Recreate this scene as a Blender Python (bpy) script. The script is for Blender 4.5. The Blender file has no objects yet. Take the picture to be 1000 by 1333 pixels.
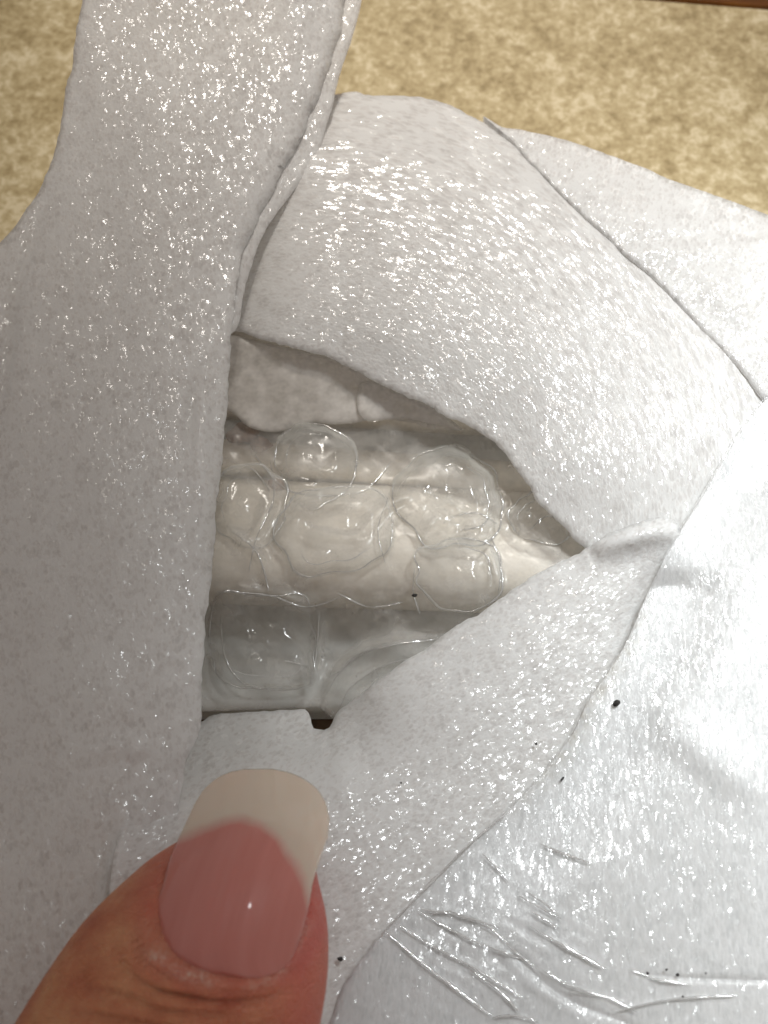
import bpy, bmesh, math, random
import numpy as np
from mathutils import Vector, Matrix, noise as mnoise
from mathutils.geometry import delaunay_2d_cdt

scene = bpy.context.scene
MM = 0.001
rng = np.random.default_rng(7)
random.seed(7)

# ------------------------------------------------------------------ camera
TILT = math.radians(22.0)
DIST = 115.0                       # mm from lens to the middle of the package
FPX = 666.5 / math.tan(math.radians(22.5))
cam_d = bpy.data.cameras.new('camera')
cam = bpy.data.objects.new('camera', cam_d)
scene.collection.objects.link(cam)
cam.location = (0, -DIST * math.sin(TILT) * MM, DIST * math.cos(TILT) * MM)
cam.rotation_euler = (TILT, 0, 0)
cam_d.sensor_fit = 'VERTICAL'
cam_d.sensor_height = 36.0
cam_d.lens = 18.0 / math.tan(math.radians(22.5))
cam_d.clip_start = 0.005
cam_d.clip_end = 10.0
cam_d.dof.use_dof = True
cam_d.dof.focus_distance = 0.116
cam_d.dof.aperture_fstop = 45.0
scene.camera = cam

# ------------------------------------------------------------------ light
world = bpy.data.worlds.new('World')
scene.world = world
world.use_nodes = True
bgn = world.node_tree.nodes['Background']
bgn.inputs['Color'].default_value = (1.0, 0.905, 0.84, 1)
bgn.inputs['Strength'].default_value = 0.30

def lamp(name, kind, loc, aim, power, color, radius, spot=None, blend=1.0):
    d = bpy.data.lights.new(name, kind)
    d.energy = power
    d.color = color
    d.shadow_soft_size = radius
    if kind == 'SPOT':
        d.spot_size = math.radians(spot)
        d.spot_blend = blend
    o = bpy.data.objects.new(name, d)
    scene.collection.objects.link(o)
    o.location = Vector(loc) * MM
    o.rotation_euler = (Vector(aim) - Vector(loc)).to_track_quat('-Z', 'Y').to_euler()
    return o

lamp('ceiling_spot', 'SPOT', (170, 150, 340), (80, -9, 0), 15.0, (0.94, 0.985, 1.0), 0.036, spot=24)
lamp('fill_spot_warm', 'SPOT', (70, 420, 480), (8, 106, -10), 13.0, (1.0, 0.94, 0.86), 0.024, spot=17.5)  # added warm fill for the counter and the glints on the upper foam
lamp('glint_spot', 'SPOT', (10, 340, 420), (20, 44, 0), 1.9, (1.0, 0.93, 0.84), 0.018, spot=13.5)  # added unseen lamp that only gives the middle foam more sparkle

scene.view_settings.view_transform = 'Standard'
scene.view_settings.look = 'None'
scene.view_settings.exposure = 0.14
scene.view_settings.gamma = 1.0
scene.render.engine = 'CYCLES'
scene.cycles.max_bounces = 6
scene.cycles.transparent_max_bounces = 12
scene.cycles.use_denoising = True
scene.cycles.use_adaptive_sampling = True
scene.cycles.adaptive_threshold = 0.03
scene.cycles.caustics_reflective = False
scene.cycles.caustics_refractive = False

# ------------------------------------------------------------------ helpers
CAM = np.array([0, -DIST * math.sin(TILT), DIST * math.cos(TILT)])
FWD = np.array([0, math.sin(TILT), -math.cos(TILT)])
UPV = np.array([0, math.cos(TILT), math.sin(TILT)])
RGT = np.array([1.0, 0, 0])

def at(px, py, h):
    """where a line of sight meets the height h (mm above the package's middle)"""
    px, py, h = np.broadcast_arrays(np.asarray(px, float), np.asarray(py, float), np.asarray(h, float))
    d = FWD + RGT * ((px - 500) / FPX)[..., None] + UPV * ((666.5 - py) / FPX)[..., None]
    t = (h - CAM[2]) / d[..., 2]
    return CAM + d * t[..., None]

def tag(o, label=None, cat=None, group=None, kind=None):
    if label: o['label'] = label
    if cat: o['category'] = cat
    if group: o['group'] = group
    if kind: o['kind'] = kind
    return o

def link_mesh(name, verts, faces, mat, parent=None, uv=None, smooth=True):
    me = bpy.data.meshes.new(name)
    me.from_pydata([tuple(v) for v in np.asarray(verts) * MM], [], [tuple(int(i) for i in f) for f in faces])
    if uv is not None:
        lay = me.uv_layers.new(name='UVMap')
        idx = np.zeros(len(me.loops), dtype=np.int32)
        me.loops.foreach_get('vertex_index', idx)
        lay.data.foreach_set('uv', np.asarray(uv, dtype=np.float32)[idx].ravel())
    me.materials.append(mat)
    if smooth:
        me.polygons.foreach_set('use_smooth', [True] * len(me.polygons))
    me.update()
    o = bpy.data.objects.new(name, me)
    scene.collection.objects.link(o)
    if parent is not None:
        o.parent = parent
        o.matrix_parent_inverse = parent.matrix_world.inverted()
    return o

def empty(name, loc_mm, label, cat, group=None):
    o = bpy.data.objects.new(name, None)
    scene.collection.objects.link(o)
    o.location = Vector(loc_mm) * MM
    o.matrix_world = Matrix.Translation(Vector(loc_mm) * MM)
    o.empty_display_size = 0.01
    return tag(o, label, cat, group)

def adopt(child, parent):
    child.parent = parent
    child.matrix_parent_inverse = parent.matrix_world.inverted()

_perm = rng.permutation(512)
_perm = np.concatenate([_perm, _perm])
_val = rng.uniform(-1, 1, 1024)
def vnoise(x, y):
    x = np.asarray(x, float); y = np.asarray(y, float)
    xi = np.floor(x).astype(int); yi = np.floor(y).astype(int)
    fx = x - xi; fy = y - yi
    fx = fx * fx * fx * (fx * (fx * 6 - 15) + 10); fy = fy * fy * fy * (fy * (fy * 6 - 15) + 10)
    def h(a, b): return _val[_perm[(_perm[a & 511] + b) & 511]]
    return ((h(xi, yi) * (1 - fx) + h(xi + 1, yi) * fx) * (1 - fy)
            + (h(xi, yi + 1) * (1 - fx) + h(xi + 1, yi + 1) * fx) * fy)
def fbm(x, y, o=4):
    s = 0; a = 1
    for k in range(o):
        s = s + a * vnoise(x * 2**k + 17.3 * k, y * 2**k - 9.1 * k); a *= 0.5
    return s

def catmull(pts, closed=True, step=5.0):
    pts = [np.array(p, float) for p in pts]
    n = len(pts); out = []
    for i in range(n if closed else n - 1):
        if closed:
            p0, p1, p2, p3 = pts[i - 1], pts[i], pts[(i + 1) % n], pts[(i + 2) % n]
        else:
            p0, p1, p2, p3 = pts[max(i - 1, 0)], pts[i], pts[i + 1], pts[min(i + 2, n - 1)]
        L = np.linalg.norm(p2 - p1)
        if L < 0.5: continue
        # tension limited by the length of the segment
        m1 = (p2 - p0) * 0.5; m2 = (p3 - p1) * 0.5
        for m in (m1, m2):
            q = np.linalg.norm(m)
            if q > L: m *= L / q
        k = max(1, int(round(L / step)))
        for j in range(k):
            t = j / k
            out.append((2*t**3 - 3*t**2 + 1) * p1 + (t**3 - 2*t**2 + t) * m1 + (-2*t**3 + 3*t**2) * p2 + (t**3 - t**2) * m2)
    if not closed: out.append(pts[-1])
    return np.array(out)

def dist_poly(P, line, closed=False):
    """distance of the points P (n,2) to a polyline, and how far along it"""
    A = line; B = np.roll(line, -1, 0)
    if not closed: A, B = line[:-1], line[1:]
    best = np.full(len(P), 1e9); along = np.zeros(len(P)); side = np.zeros(len(P))
    n = len(A)
    for i in range(n):
        ab = B[i] - A[i]; L2 = ab @ ab
        if L2 < 1e-9: continue
        ap = P - A[i]
        t = np.clip(ap @ ab / L2, 0, 1)
        d = np.hypot(ap[:, 0] - t * ab[0], ap[:, 1] - t * ab[1])
        m = d < best
        best[m] = d[m]; along[m] = (i + t[m]) / n
        side[m] = np.sign(ab[0] * ap[m, 1] - ab[1] * ap[m, 0])
    return best, along, side

def inside(P, poly):
    x, y = P[:, 0], P[:, 1]
    r = np.zeros(len(P), bool)
    A = poly; B = np.roll(poly, -1, 0)
    for (x0, y0), (x1, y1) in zip(A, B):
        c = ((y0 > y) != (y1 > y))
        if not c.any() or y0 == y1: continue
        r ^= c & (x < (x1 - x0) * (y - y0) / (y1 - y0) + x0)
    return r

def tps(ctrl):
    c = np.array(ctrl, float); p = c[:, :2] / 100.0; n = len(c)
    def U(r2): return 0.5 * r2 * np.log(r2 + 1e-9)
    d2 = ((p[:, None] - p[None]) ** 2).sum(-1)
    K = np.zeros((n + 3, n + 3)); K[:n, :n] = U(d2) + np.eye(n) * 0.02
    K[:n, n] = 1; K[:n, n + 1:] = p; K[n, :n] = 1; K[n + 1:, :n] = p.T
    w = np.linalg.solve(K, np.concatenate([c[:, 2], np.zeros(3)]))
    def f(q):
        q = q / 100.0
        d2 = ((q[:, None] - p[None]) ** 2).sum(-1)
        return U(d2) @ w[:n] + w[n] + q @ w[n + 1:]
    return f

def crease(P, line, amp, width, skew=0.0):
    """a ridge (amp > 0) or groove along a polyline; skew makes one flank longer"""
    L = catmull(line, False, 8)
    d, a, s = dist_poly(P, L)
    w = np.where(s > 0, width * (1 + skew), width * (1 - skew) if skew < 1 else width)
    return amp * np.exp(-(d / w) ** 2) * np.sqrt(np.clip(np.sin(np.clip(a, 0.02, 0.98) * math.pi), 0, 1))

def step_across(P, line, amp, width):
    """a soft step along a polyline: the right-hand side is lifted by amp and fades back"""
    L = catmull(line, False, 8)
    d, a, s = dist_poly(P, L)
    return np.where(s > 0, amp * np.exp(-d / width), 0)

def sheet(name, outline, height, mat, parent=None, step=6.0, thick=0.9, rim=None, rough=1.0,
          uvf=None, skirt=None, round_px=None, relief=0.0, stain=None):
    """a sheet of soft stuff with its own thickness: outline in picture points, heights in mm"""
    poly = catmull(outline, True, step)
    n = len(poly)
    if rough:
        nx = np.roll(poly, -1, 0) - np.roll(poly, 1, 0)
        nx /= np.linalg.norm(nx, axis=1)[:, None] + 1e-9
        k = np.arange(n)
        wob = rough * (fbm(k * 0.21, np.full(n, 3.3), 3) * 1.2 + 0.5 * vnoise(k * 0.9, np.full(n, 8.1)))
        poly = poly + np.stack([nx[:, 1], -nx[:, 0]], 1) * wob[:, None]
    lo, hi = poly.min(0), poly.max(0)
    gx, gy = np.meshgrid(np.arange(lo[0], hi[0], step), np.arange(lo[1], hi[1], step * 0.866))
    gx = gx + (np.arange(gx.shape[0]) % 2)[:, None] * step * 0.5
    G = np.stack([gx.ravel(), gy.ravel()], 1)
    G += rng.uniform(-0.15, 0.15, G.shape) * step
    G = G[inside(G, poly)]
    d, _, _ = dist_poly(G, poly, True)
    G = G[d > step * 0.55]
    allp = np.concatenate([poly, G])
    edges = [(i, (i + 1) % n) for i in range(n)]
    vs, es, fs, ov, oe, of = delaunay_2d_cdt([Vector(p) for p in allp], edges, [], 1, 1e-4)
    V2 = np.array([tuple(v) for v in vs])
    faces = [tuple(f) for f in fs]
    D, _, _ = dist_poly(V2, poly, True)
    h = height(V2)
    if relief:
        w0 = at(V2[:, 0], V2[:, 1], 0)
        h = h + relief * fbm(w0[:, 0] * 0.9, w0[:, 1] * 0.9, 4)
    tp = thick / 0.0715          # thickness in picture points
    r = (round_px if round_px else tp * 0.7)
    r = r(V2) if callable(r) else np.full(len(V2), r)
    q = np.clip(1 - D / r, 0, 1)
    fall = 1 - np.sqrt(np.clip(1 - q * q, 0, 1))
    h = h - fall * np.minimum(r * 0.0715, 3.5) * 0.6
    W = at(V2[:, 0], V2[:, 1], h)
    uv = uvf(V2) if uvf else at(V2[:, 0], V2[:, 1], 0)[:, :2]
    # orient faces upward
    F = []
    for f in faces:
        a, b, c = W[f[0]], W[f[1]], W[f[2]]
        nz = (b[0]-a[0])*(c[1]-a[1]) - (b[1]-a[1])*(c[0]-a[0])
        F.append(f if nz > 0 else f[::-1])
    nv = len(W)
    # underside
    down = W.copy(); down[:, 2] -= thick * (1 - 0.75 * np.minimum(fall, 1))
    uvd = uv.copy()
    verts = np.concatenate([W, down]); uvs = np.concatenate([uv, uvd])
    allf = list(F) + [tuple(nv + i for i in f[::-1]) for f in F]
    cnt = {}
    for f in F:
        for i in range(3):
            cnt[(f[i], f[(i + 1) % 3])] = 1
    border = [e for e in cnt if (e[1], e[0]) not in cnt]
    for a, b in border:
        allf.append((b, a, nv + a, nv + b))
    if skirt:
        # the sheet goes on round the side of the package and down
        ex = {}
        extra = []; exuv = []
        levels = 5
        for a, b in border:
            if not (skirt(V2[a]) and skirt(V2[b])): continue
            for i in (a, b):
                if i not in ex:
                    out = np.array([W[i][0], W[i][1] - 10.0]); out /= np.linalg.norm(out) + 1e-9
                    ids = []
                    for l in range(1, levels + 1):
                        t = l / levels
                        hh = W[i][2] * (1 - t) + (-29.5) * t
                        bul = 5.0 * math.sin(t * 1.3)
                        extra.append((W[i][0] + out[0] * bul, W[i][1] + out[1] * bul, hh - 0.3))
                        exuv.append((uv[i][0] + out[0] * 30 * t, uv[i][1] + out[1] * 30 * t))
                        ids.append(2 * nv + len(extra) - 1)
                    ex[i] = ids
            ra = [a] + ex[a]; rb = [b] + ex[b]
            for l in range(levels):
                allf.append((rb[l], ra[l], ra[l + 1], rb[l + 1]))
        if extra:
            verts = np.concatenate([verts, np.array(extra)]); uvs = np.concatenate([uvs, np.array(exuv)])
    o = link_mesh(name, verts, allf, mat, parent, uvs)
    if stain is not None:
        a = o.data.attributes.new('stain', 'FLOAT', 'POINT')
        v = np.zeros(len(verts), np.float32); v[:nv] = stain(V2); v[nv:2 * nv] = v[:nv]
        a.data.foreach_set('value', v)
    return o

# ------------------------------------------------------------------ materials
class NT:
    def __init__(self, name):
        self.m = bpy.data.materials.new(name); self.m.use_nodes = True
        self.t = self.m.node_tree; self.t.nodes.clear()
        self.out = self.n('ShaderNodeOutputMaterial')
    def n(self, typ, **kw):
        x = self.t.nodes.new(typ)
        for k, v in kw.items():
            if k.startswith('_'): setattr(x, k[1:], v)
            else:
                s = x.inputs[k.replace('__', ' ')]
                if isinstance(v, bpy.types.NodeSocket): self.t.links.new(v, s)
                else: s.default_value = v
        return x
    def l(self, a, b): self.t.links.new(a, b)
    def math(self, op, a, b=None, c=None, clamp=False):
        x = self.t.nodes.new('ShaderNodeMath'); x.operation = op; x.use_clamp = clamp
        for i, v in enumerate((a, b, c)):
            if v is None: continue
            if isinstance(v, bpy.types.NodeSocket): self.l(v, x.inputs[i])
            else: x.inputs[i].default_value = v
        return x.outputs[0]
    def ramp(self, fac, stops):
        x = self.t.nodes.new('ShaderNodeValToRGB'); self.l(fac, x.inputs[0])
        e = x.color_ramp.elements
        while len(e) < len(stops): e.new(0.5)
        for s, (p, c) in zip(e, stops):
            s.position = p; s.color = (*c, 1) if len(c) == 3 else c
        return x.outputs[0]
    def maprange(self, v, a, b, c, d):
        x = self.n('ShaderNodeMapRange'); self.l(v, x.inputs[0])
        for i, q in enumerate((a, b, c, d)): x.inputs[i + 1].default_value = q
        return x.outputs[0]
    def mapping(self, vec, rot=0.0, scale=(1, 1, 1), loc=(0, 0, 0)):
        x = self.n('ShaderNodeMapping'); self.l(vec, x.inputs[0])
        x.inputs['Rotation'].default_value = (0, 0, rot); x.inputs['Scale'].default_value = scale; x.inputs['Location'].default_value = loc
        return x.outputs[0]
    def noise(self, vec, scale, detail=3, rough=0.5, dist=0.0):
        x = self.n('ShaderNodeTexNoise'); self.l(vec, x.inputs['Vector'])
        x.inputs['Scale'].default_value = scale; x.inputs['Detail'].default_value = detail
        x.inputs['Roughness'].default_value = rough; x.inputs['Distortion'].default_value = dist
        return x
    def voro(self, vec, scale, feature='F1', smooth=0.3):
        x = self.n('ShaderNodeTexVoronoi'); x.feature = feature; self.l(vec, x.inputs['Vector'])
        x.inputs['Scale'].default_value = scale
        if feature == 'SMOOTH_F1': x.inputs['Smoothness'].default_value = smooth
        return x
    def facets(self, vec, vor, tilt, bulge):
        """height of a field of cells that each tilt at random and bulge"""
        d = self.n('ShaderNodeVectorMath'); d.operation = 'SUBTRACT'
        self.l(vec, d.inputs[0]); self.l(vor.outputs['Position'], d.inputs[1])
        r = self.n('ShaderNodeVectorMath'); r.operation = 'SUBTRACT'
        self.l(vor.outputs['Color'], r.inputs[0]); r.inputs[1].default_value = (0.5, 0.5, 0.5)
        q = self.n('ShaderNodeVectorMath'); q.operation = 'DOT_PRODUCT'
        self.l(d.outputs[0], q.inputs[0]); self.l(r.outputs[0], q.inputs[1])
        dd = self.math('MULTIPLY', vor.outputs['Distance'], vor.outputs['Distance'])
        return self.math('MULTIPLY_ADD', q.outputs['Value'], tilt, self.math('MULTIPLY', dd, -bulge))
    def bump(self, h, strength, dist, normal=None):
        x = self.n('ShaderNodeBump'); self.l(h, x.inputs['Height'])
        x.inputs['Strength'].default_value = strength; x.inputs['Distance'].default_value = dist
        if normal is not None: self.l(normal, x.inputs['Normal'])
        return x.outputs[0]

def foam_material(name, rot=0.0, elong=2.2, cell=0.55, base=(0.90, 0.885, 0.87), glint=1.0, coat_rough=0.16, slope=0.8):
    """expanded polyethylene foam: soft white with closed glossy cells; UV is in millimetres"""
    N = NT(name)
    uv = N.n('ShaderNodeTexCoord').outputs['UV']
    v = N.mapping(uv, rot, (1, 1, 1))
    wob = N.noise(v, 1.7, 2).outputs['Color']
    mixv = N.n('ShaderNodeMixRGB', Fac=0.16); mixv.blend_type = 'LINEAR_LIGHT'
    N.l(v, mixv.inputs[1]); N.l(wob, mixv.inputs[2])
    vs = N.mapping(mixv.outputs[0], 0, (1.0, 1.0 / elong, 1.0))
    c1 = N.voro(vs, 1 / cell)                               # closed cells
    fine = N.noise(vs, 3.6, 2, 0.6, 0.5)                    # strands
    curl = N.noise(vs, 0.95 / cell, 1.5, 0.5, 1.6)           # curled cell walls
    mid = N.noise(v, 0.55, 3, 0.55)
    big = N.noise(v, 0.13, 2)
    d1 = N.math('MULTIPLY', c1.outputs['Distance'], c1.outputs['Distance'])
    hb = N.math('MULTIPLY_ADD', d1, -0.45, N.math('MULTIPLY', fine.outputs['Fac'], 0.9))
    nb = N.bump(hb, 0.38, 0.20 * MM)
    # every cell wall lies at its own slight tilt and bulges a little (heights in mm)
    hc = N.facets(vs, c1, slope, 0.13 * cell)
    hc = N.math('MULTIPLY_ADD', curl.outputs['Fac'], 0.09 * cell, hc)
    hc = N.math('MULTIPLY_ADD', fine.outputs['Fac'], 0.02 * cell, hc)
    nc = N.bump(hc, 1.0, 1.0 * MM)
    # thinner and thicker walls: some cells are clearer and greyer
    f = N.math('MULTIPLY_ADD', N.n('ShaderNodeSeparateColor', Color=c1.outputs['Color']).outputs[0], 0.35,
               N.math('MULTIPLY', mid.outputs['Fac'], 0.9))
    f = N.math('MULTIPLY_ADD', fine.outputs['Fac'], 1.3, N.math('SUBTRACT', f, 0.52))
    f = N.math('MULTIPLY_ADD', d1, 0.8, f)
    col = N.ramp(f, [(0.45, tuple(c * 0.80 for c in base)), (0.85, tuple(c * 0.95 for c in base)), (1.15, tuple(min(.92, c * 1.05) for c in base))])
    # only the taut, torn-open cell walls shine: short strokes, more of them in some places than in others
    cov = N.math('MULTIPLY_ADD', N.n('ShaderNodeSeparateColor', Color=c1.outputs['Color']).outputs[2], 0.6, big.outputs['Fac'])
    coat = N.maprange(cov, 0.56, 0.68, 0.06, 0.9 * glint)
    sa = N.n('ShaderNodeAttribute', _attribute_name='stain')
    sn = N.noise(v, 1.1, 4, 0.65)
    st = N.n('ShaderNodeMixRGB'); N.l(N.math('MULTIPLY', sa.outputs['Fac'], N.maprange(sn.outputs['Fac'], 0.38, 0.7, 0.0, 1.0), clamp=True), st.inputs[0])
    N.l(col, st.inputs[1]); st.inputs[2].default_value = (0.40, 0.33, 0.19, 1); col = st.outputs[0]
    pale = N.n('ShaderNodeMixRGB'); N.l(N.math('MULTIPLY', coat, 0.2), pale.inputs[0]); N.l(col, pale.inputs[1]); pale.inputs[2].default_value = (0.88, 0.88, 0.875, 1)
    col = pale.outputs[0]
    p = N.n('ShaderNodeBsdfPrincipled', Roughness=0.8)
    N.l(col, p.inputs['Base Color']); N.l(nb, p.inputs['Normal'])
    p.inputs['Specular IOR Level'].default_value = 0.2
    N.l(coat, p.inputs['Coat Weight']); p.inputs['Coat Roughness'].default_value = coat_rough
    p.inputs['Coat IOR'].default_value = 2.2
    N.l(nc, p.inputs['Coat Normal'])
    tr = N.n('ShaderNodeBsdfTranslucent'); N.l(col, tr.inputs['Color'])
    mx = N.n('ShaderNodeMixShader', Fac=0.45)
    N.l(p.outputs[0], mx.inputs[1]); N.l(tr.outputs[0], mx.inputs[2])
    N.l(mx.outputs[0], N.out.inputs[0])
    return N.m

def film_material(name, haze=0.10, rim=0.45, tint=(0.9, 0.91, 0.88), rough=0.09, bump=0.4, rot=0.0, elong=1.0, scale=1.0, gloss=1.0, power=2.2, facet=0.0, cap=0.30):
    """thin clear polythene: clear face on, milkier where it turns away (more plastic in the line of sight)"""
    N = NT(name)
    uv = N.n('ShaderNodeTexCoord').outputs['UV']
    v = N.mapping(uv, rot, (1, 1.0 / elong, 1))
    n1 = N.noise(v, 0.7 * scale, 4, 0.6, 0.6)
    n2 = N.voro(v, 1.0 * scale)
    hh = N.math('MULTIPLY_ADD', n1.outputs['Fac'], 0.3, N.facets(v, n2, facet, 0.05))
    nb = N.bump(hh, bump, 1.0 * MM)
    lw = N.n('ShaderNodeLayerWeight', Blend=0.5)
    fc = N.math('POWER', lw.outputs['Facing'], power)
    hz = N.noise(v, 0.35, 3, 0.6)
    hzf = N.maprange(hz.outputs['Fac'], 0.35, 0.7, haze * 0.5, haze * 1.7)
    fac = N.math('MULTIPLY_ADD', fc, rim, hzf, clamp=True)
    tr = N.n('ShaderNodeBsdfTransparent')
    df = N.n('ShaderNodeBsdfDiffuse', Color=(*tint, 1)); 
    tl = N.n('ShaderNodeBsdfTranslucent', Color=(*tint, 1))
    dm = N.n('ShaderNodeMixShader', Fac=0.45); N.l(df.outputs[0], dm.inputs[1]); N.l(tl.outputs[0], dm.inputs[2])
    m1 = N.n('ShaderNodeMixShader'); N.l(fac, m1.inputs[0]); N.l(tr.outputs[0], m1.inputs[1]); N.l(dm.outputs[0], m1.inputs[2])
    gl = N.n('ShaderNodeBsdfGlossy', Roughness=rough); N.l(nb, gl.inputs['Normal'])
    fr = N.n('ShaderNodeFresnel', IOR=1.45)
    m2 = N.n('ShaderNodeMixShader'); N.l(N.math('MINIMUM', N.math('MULTIPLY', fr.outputs[0], gloss), cap), m2.inputs[0])
    N.l(m1.outputs[0], m2.inputs[1]); N.l(gl.outputs[0], m2.inputs[2])
    N.l(m2.outputs[0], N.out.inputs[0])
    return N.m

def plain_material(name, col, rough=0.5, var=0.15, scale=0.4, bump=0.1, spec=0.4):
    N = NT(name)
    oc = N.n('ShaderNodeTexCoord').outputs['Object']
    v = N.mapping(oc, 0, (1 / MM,) * 3)
    n = N.noise(v, scale, 4, 0.6)
    c = N.ramp(n.outputs['Fac'], [(0.3, tuple(x * (1 - var) for x in col)), (0.7, tuple(min(0.9, x * (1 + var)) for x in col))])
    p = N.n('ShaderNodeBsdfPrincipled', Roughness=rough)
    p.inputs['Specular IOR Level'].default_value = spec
    N.l(c, p.inputs['Base Color'])
    n2 = N.noise(v, scale * 6, 3)
    N.l(N.bump(n2.outputs['Fac'], bump, 0.3 * MM), p.inputs['Normal'])
    N.l(p.outputs[0], N.out.inputs[0])
    return N.m

def counter_material():
    N = NT('mottled_laminate')
    oc = N.n('ShaderNodeTexCoord').outputs['Object']
    v = N.mapping(oc, 0, (1 / MM,) * 3)
    n1 = N.noise(v, 0.17, 4, 0.6, 0.8)
    n2 = N.noise(v, 0.85, 4, 0.6, 0.3)
    n3 = N.noise(v, 0.11, 3, 0.5)
    f = N.math('MULTIPLY_ADD', n2.outputs['Fac'], 0.75, N.math('MULTIPLY', n1.outputs['Fac'], 0.45))
    f = N.math('MULTIPLY_ADD', n3.outputs['Fac'], 0.25, f)
    c = N.ramp(f, [(0.55, (0.26, 0.195, 0.09)), (0.66, (0.37, 0.29, 0.15)), (0.76, (0.46, 0.375, 0.215)), (0.86, (0.60, 0.515, 0.34))])
    p = N.n('ShaderNodeBsdfPrincipled', Roughness=0.6)
    p.inputs['Specular IOR Level'].default_value = 0.25
    N.l(c, p.inputs['Base Color'])
    N.l(N.bump(n2.outputs['Fac'], 0.10, 0.4 * MM), p.inputs['Normal'])
    N.l(p.outputs[0], N.out.inputs[0])
    return N.m

def wood_material():
    N = NT('varnished_wood')
    oc = N.n('ShaderNodeTexCoord').outputs['Object']
    v = N.mapping(oc, 0, (0.04 / MM, 1 / MM, 1 / MM))
    n1 = N.noise(v, 0.9, 5, 0.65, 0.4)
    c = N.ramp(n1.outputs['Fac'], [(0.3, (0.13, 0.04, 0.008)), (0.55, (0.30, 0.11, 0.02)), (0.75, (0.42, 0.18, 0.04))])
    p = N.n('ShaderNodeBsdfPrincipled', Roughness=0.3)
    N.l(c, p.inputs['Base Color']); N.l(p.outputs[0], N.out.inputs[0])
    N.l(N.bump(n1.outputs['Fac'], 0.15, 0.4 * MM), p.inputs['Normal'])
    return N.m

def skin_material():
    N = NT('skin')
    oc = N.n('ShaderNodeTexCoord').outputs['Object']
    v = N.mapping(oc, 0, (1 / MM,) * 3)
    n1 = N.noise(v, 0.22, 4, 0.55)
    n2 = N.noise(v, 1.6, 4, 0.6)
    f = N.math('MULTIPLY_ADD', n2.outputs['Fac'], 0.25, n1.outputs['Fac'])
    c = N.ramp(f, [(0.42, (0.42, 0.125, 0.065)), (0.62, (0.53, 0.21, 0.11)), (0.82, (0.60, 0.30, 0.155))])
    # the flesh round the nail is redder
    at_ = N.n('ShaderNodeAttribute', _attribute_name='redness')
    mr = N.n('ShaderNodeMixRGB'); N.l(at_.outputs['Fac'], mr.inputs[0]); N.l(c, mr.inputs[1]); mr.inputs[2].default_value = (0.52, 0.13, 0.10, 1)
    dry = N.n('ShaderNodeAttribute', _attribute_name='dryness')
    sp = N.noise(v, 3.5, 4, 0.7)
    df = N.math('MULTIPLY', dry.outputs['Fac'], N.maprange(sp.outputs['Fac'], 0.38, 0.6, 0.0, 1.0), clamp=True)
    mr2 = N.n('ShaderNodeMixRGB'); N.l(df, mr2.inputs[0]); N.l(mr.outputs[0], mr2.inputs[1]); mr2.inputs[2].default_value = (0.62, 0.42, 0.34, 1)
    wr = N.mapping(oc, math.radians(-12), (0.28 / MM, 1.1 / MM, 1 / MM))
    w1 = N.noise(wr, 0.8, 3, 0.55, 0.8)
    cell = N.voro(v, 2.6, 'DISTANCE_TO_EDGE')
    hh = N.math('MULTIPLY_ADD', w1.outputs['Fac'], 0.8, N.math('MULTIPLY', N.math('MINIMUM', cell.outputs['Distance'], 0.15), 0.8))
    nb = N.bump(hh, 1.0, 0.40 * MM)
    p = N.n('ShaderNodeBsdfPrincipled', Roughness=0.52)
    N.l(mr2.outputs[0], p.inputs['Base Color']); N.l(nb, p.inputs['Normal'])
    p.inputs['Subsurface Weight'].default_value = 0.35
    p.inputs['Subsurface Radius'].default_value = (1.0, 0.35, 0.2)
    p.inputs['Subsurface Scale'].default_value = 1.6 * MM
    p.inputs['Specular IOR Level'].default_value = 0.35
    N.l(p.outputs[0], N.out.inputs[0])
    return N.m

def nail_material():
    N = NT('fingernail')
    uv = N.n('ShaderNodeTexCoord').outputs['UV']
    sx = N.n('ShaderNodeSeparateXYZ', Vector=uv)
    t = N.n('ShaderNodeAttribute', _attribute_name='free_edge')
    rv = N.mapping(uv, 0, (4.2, 0.5, 1))
    rn = N.noise(rv, 1.2, 3, 0.5, 0.3)                        # ridges that run along the nail
    bed = N.ramp(rn.outputs['Fac'], [(0.3, (0.46, 0.14, 0.11)), (0.68, (0.50, 0.17, 0.14)), (0.85, (0.58, 0.26, 0.215))])
    tn = N.noise(uv, 3.0, 3)
    fac = N.maprange(N.math('MULTIPLY_ADD', tn.outputs['Fac'], 0.14, t.outputs['Fac']), 0.46, 0.64, 0, 1)
    mr = N.n('ShaderNodeMixRGB'); N.l(fac, mr.inputs[0]); N.l(bed, mr.inputs[1]); mr.inputs[2].default_value = (0.70, 0.575, 0.475, 1)
    p = N.n('ShaderNodeBsdfPrincipled', Roughness=0.5)
    N.l(mr.outputs[0], p.inputs['Base Color'])
    p.inputs['Subsurface Weight'].default_value = 0.25
    p.inputs['Subsurface Radius'].default_value = (1.0, 0.4, 0.3)
    p.inputs['Subsurface Scale'].default_value = 1.0 * MM
    p.inputs['Coat Weight'].default_value = 0.9; p.inputs['Coat Roughness'].default_value = 0.07
    nb = N.bump(rn.outputs['Fac'], 0.12, 0.25 * MM)
    N.l(nb, p.inputs['Normal'])
    N.l(nb, p.inputs['Coat Normal'])
    trn = N.n('ShaderNodeBsdfTransparent', Color=(1.0, 0.93, 0.86, 1))
    mxn = N.n('ShaderNodeMixShader'); N.l(N.math('MULTIPLY', fac, 0.30), mxn.inputs[0]); N.l(p.outputs[0], mxn.inputs[1]); N.l(trn.outputs[0], mxn.inputs[2])
    N.l(mxn.outputs[0], N.out.inputs[0])
    return N.m

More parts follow.
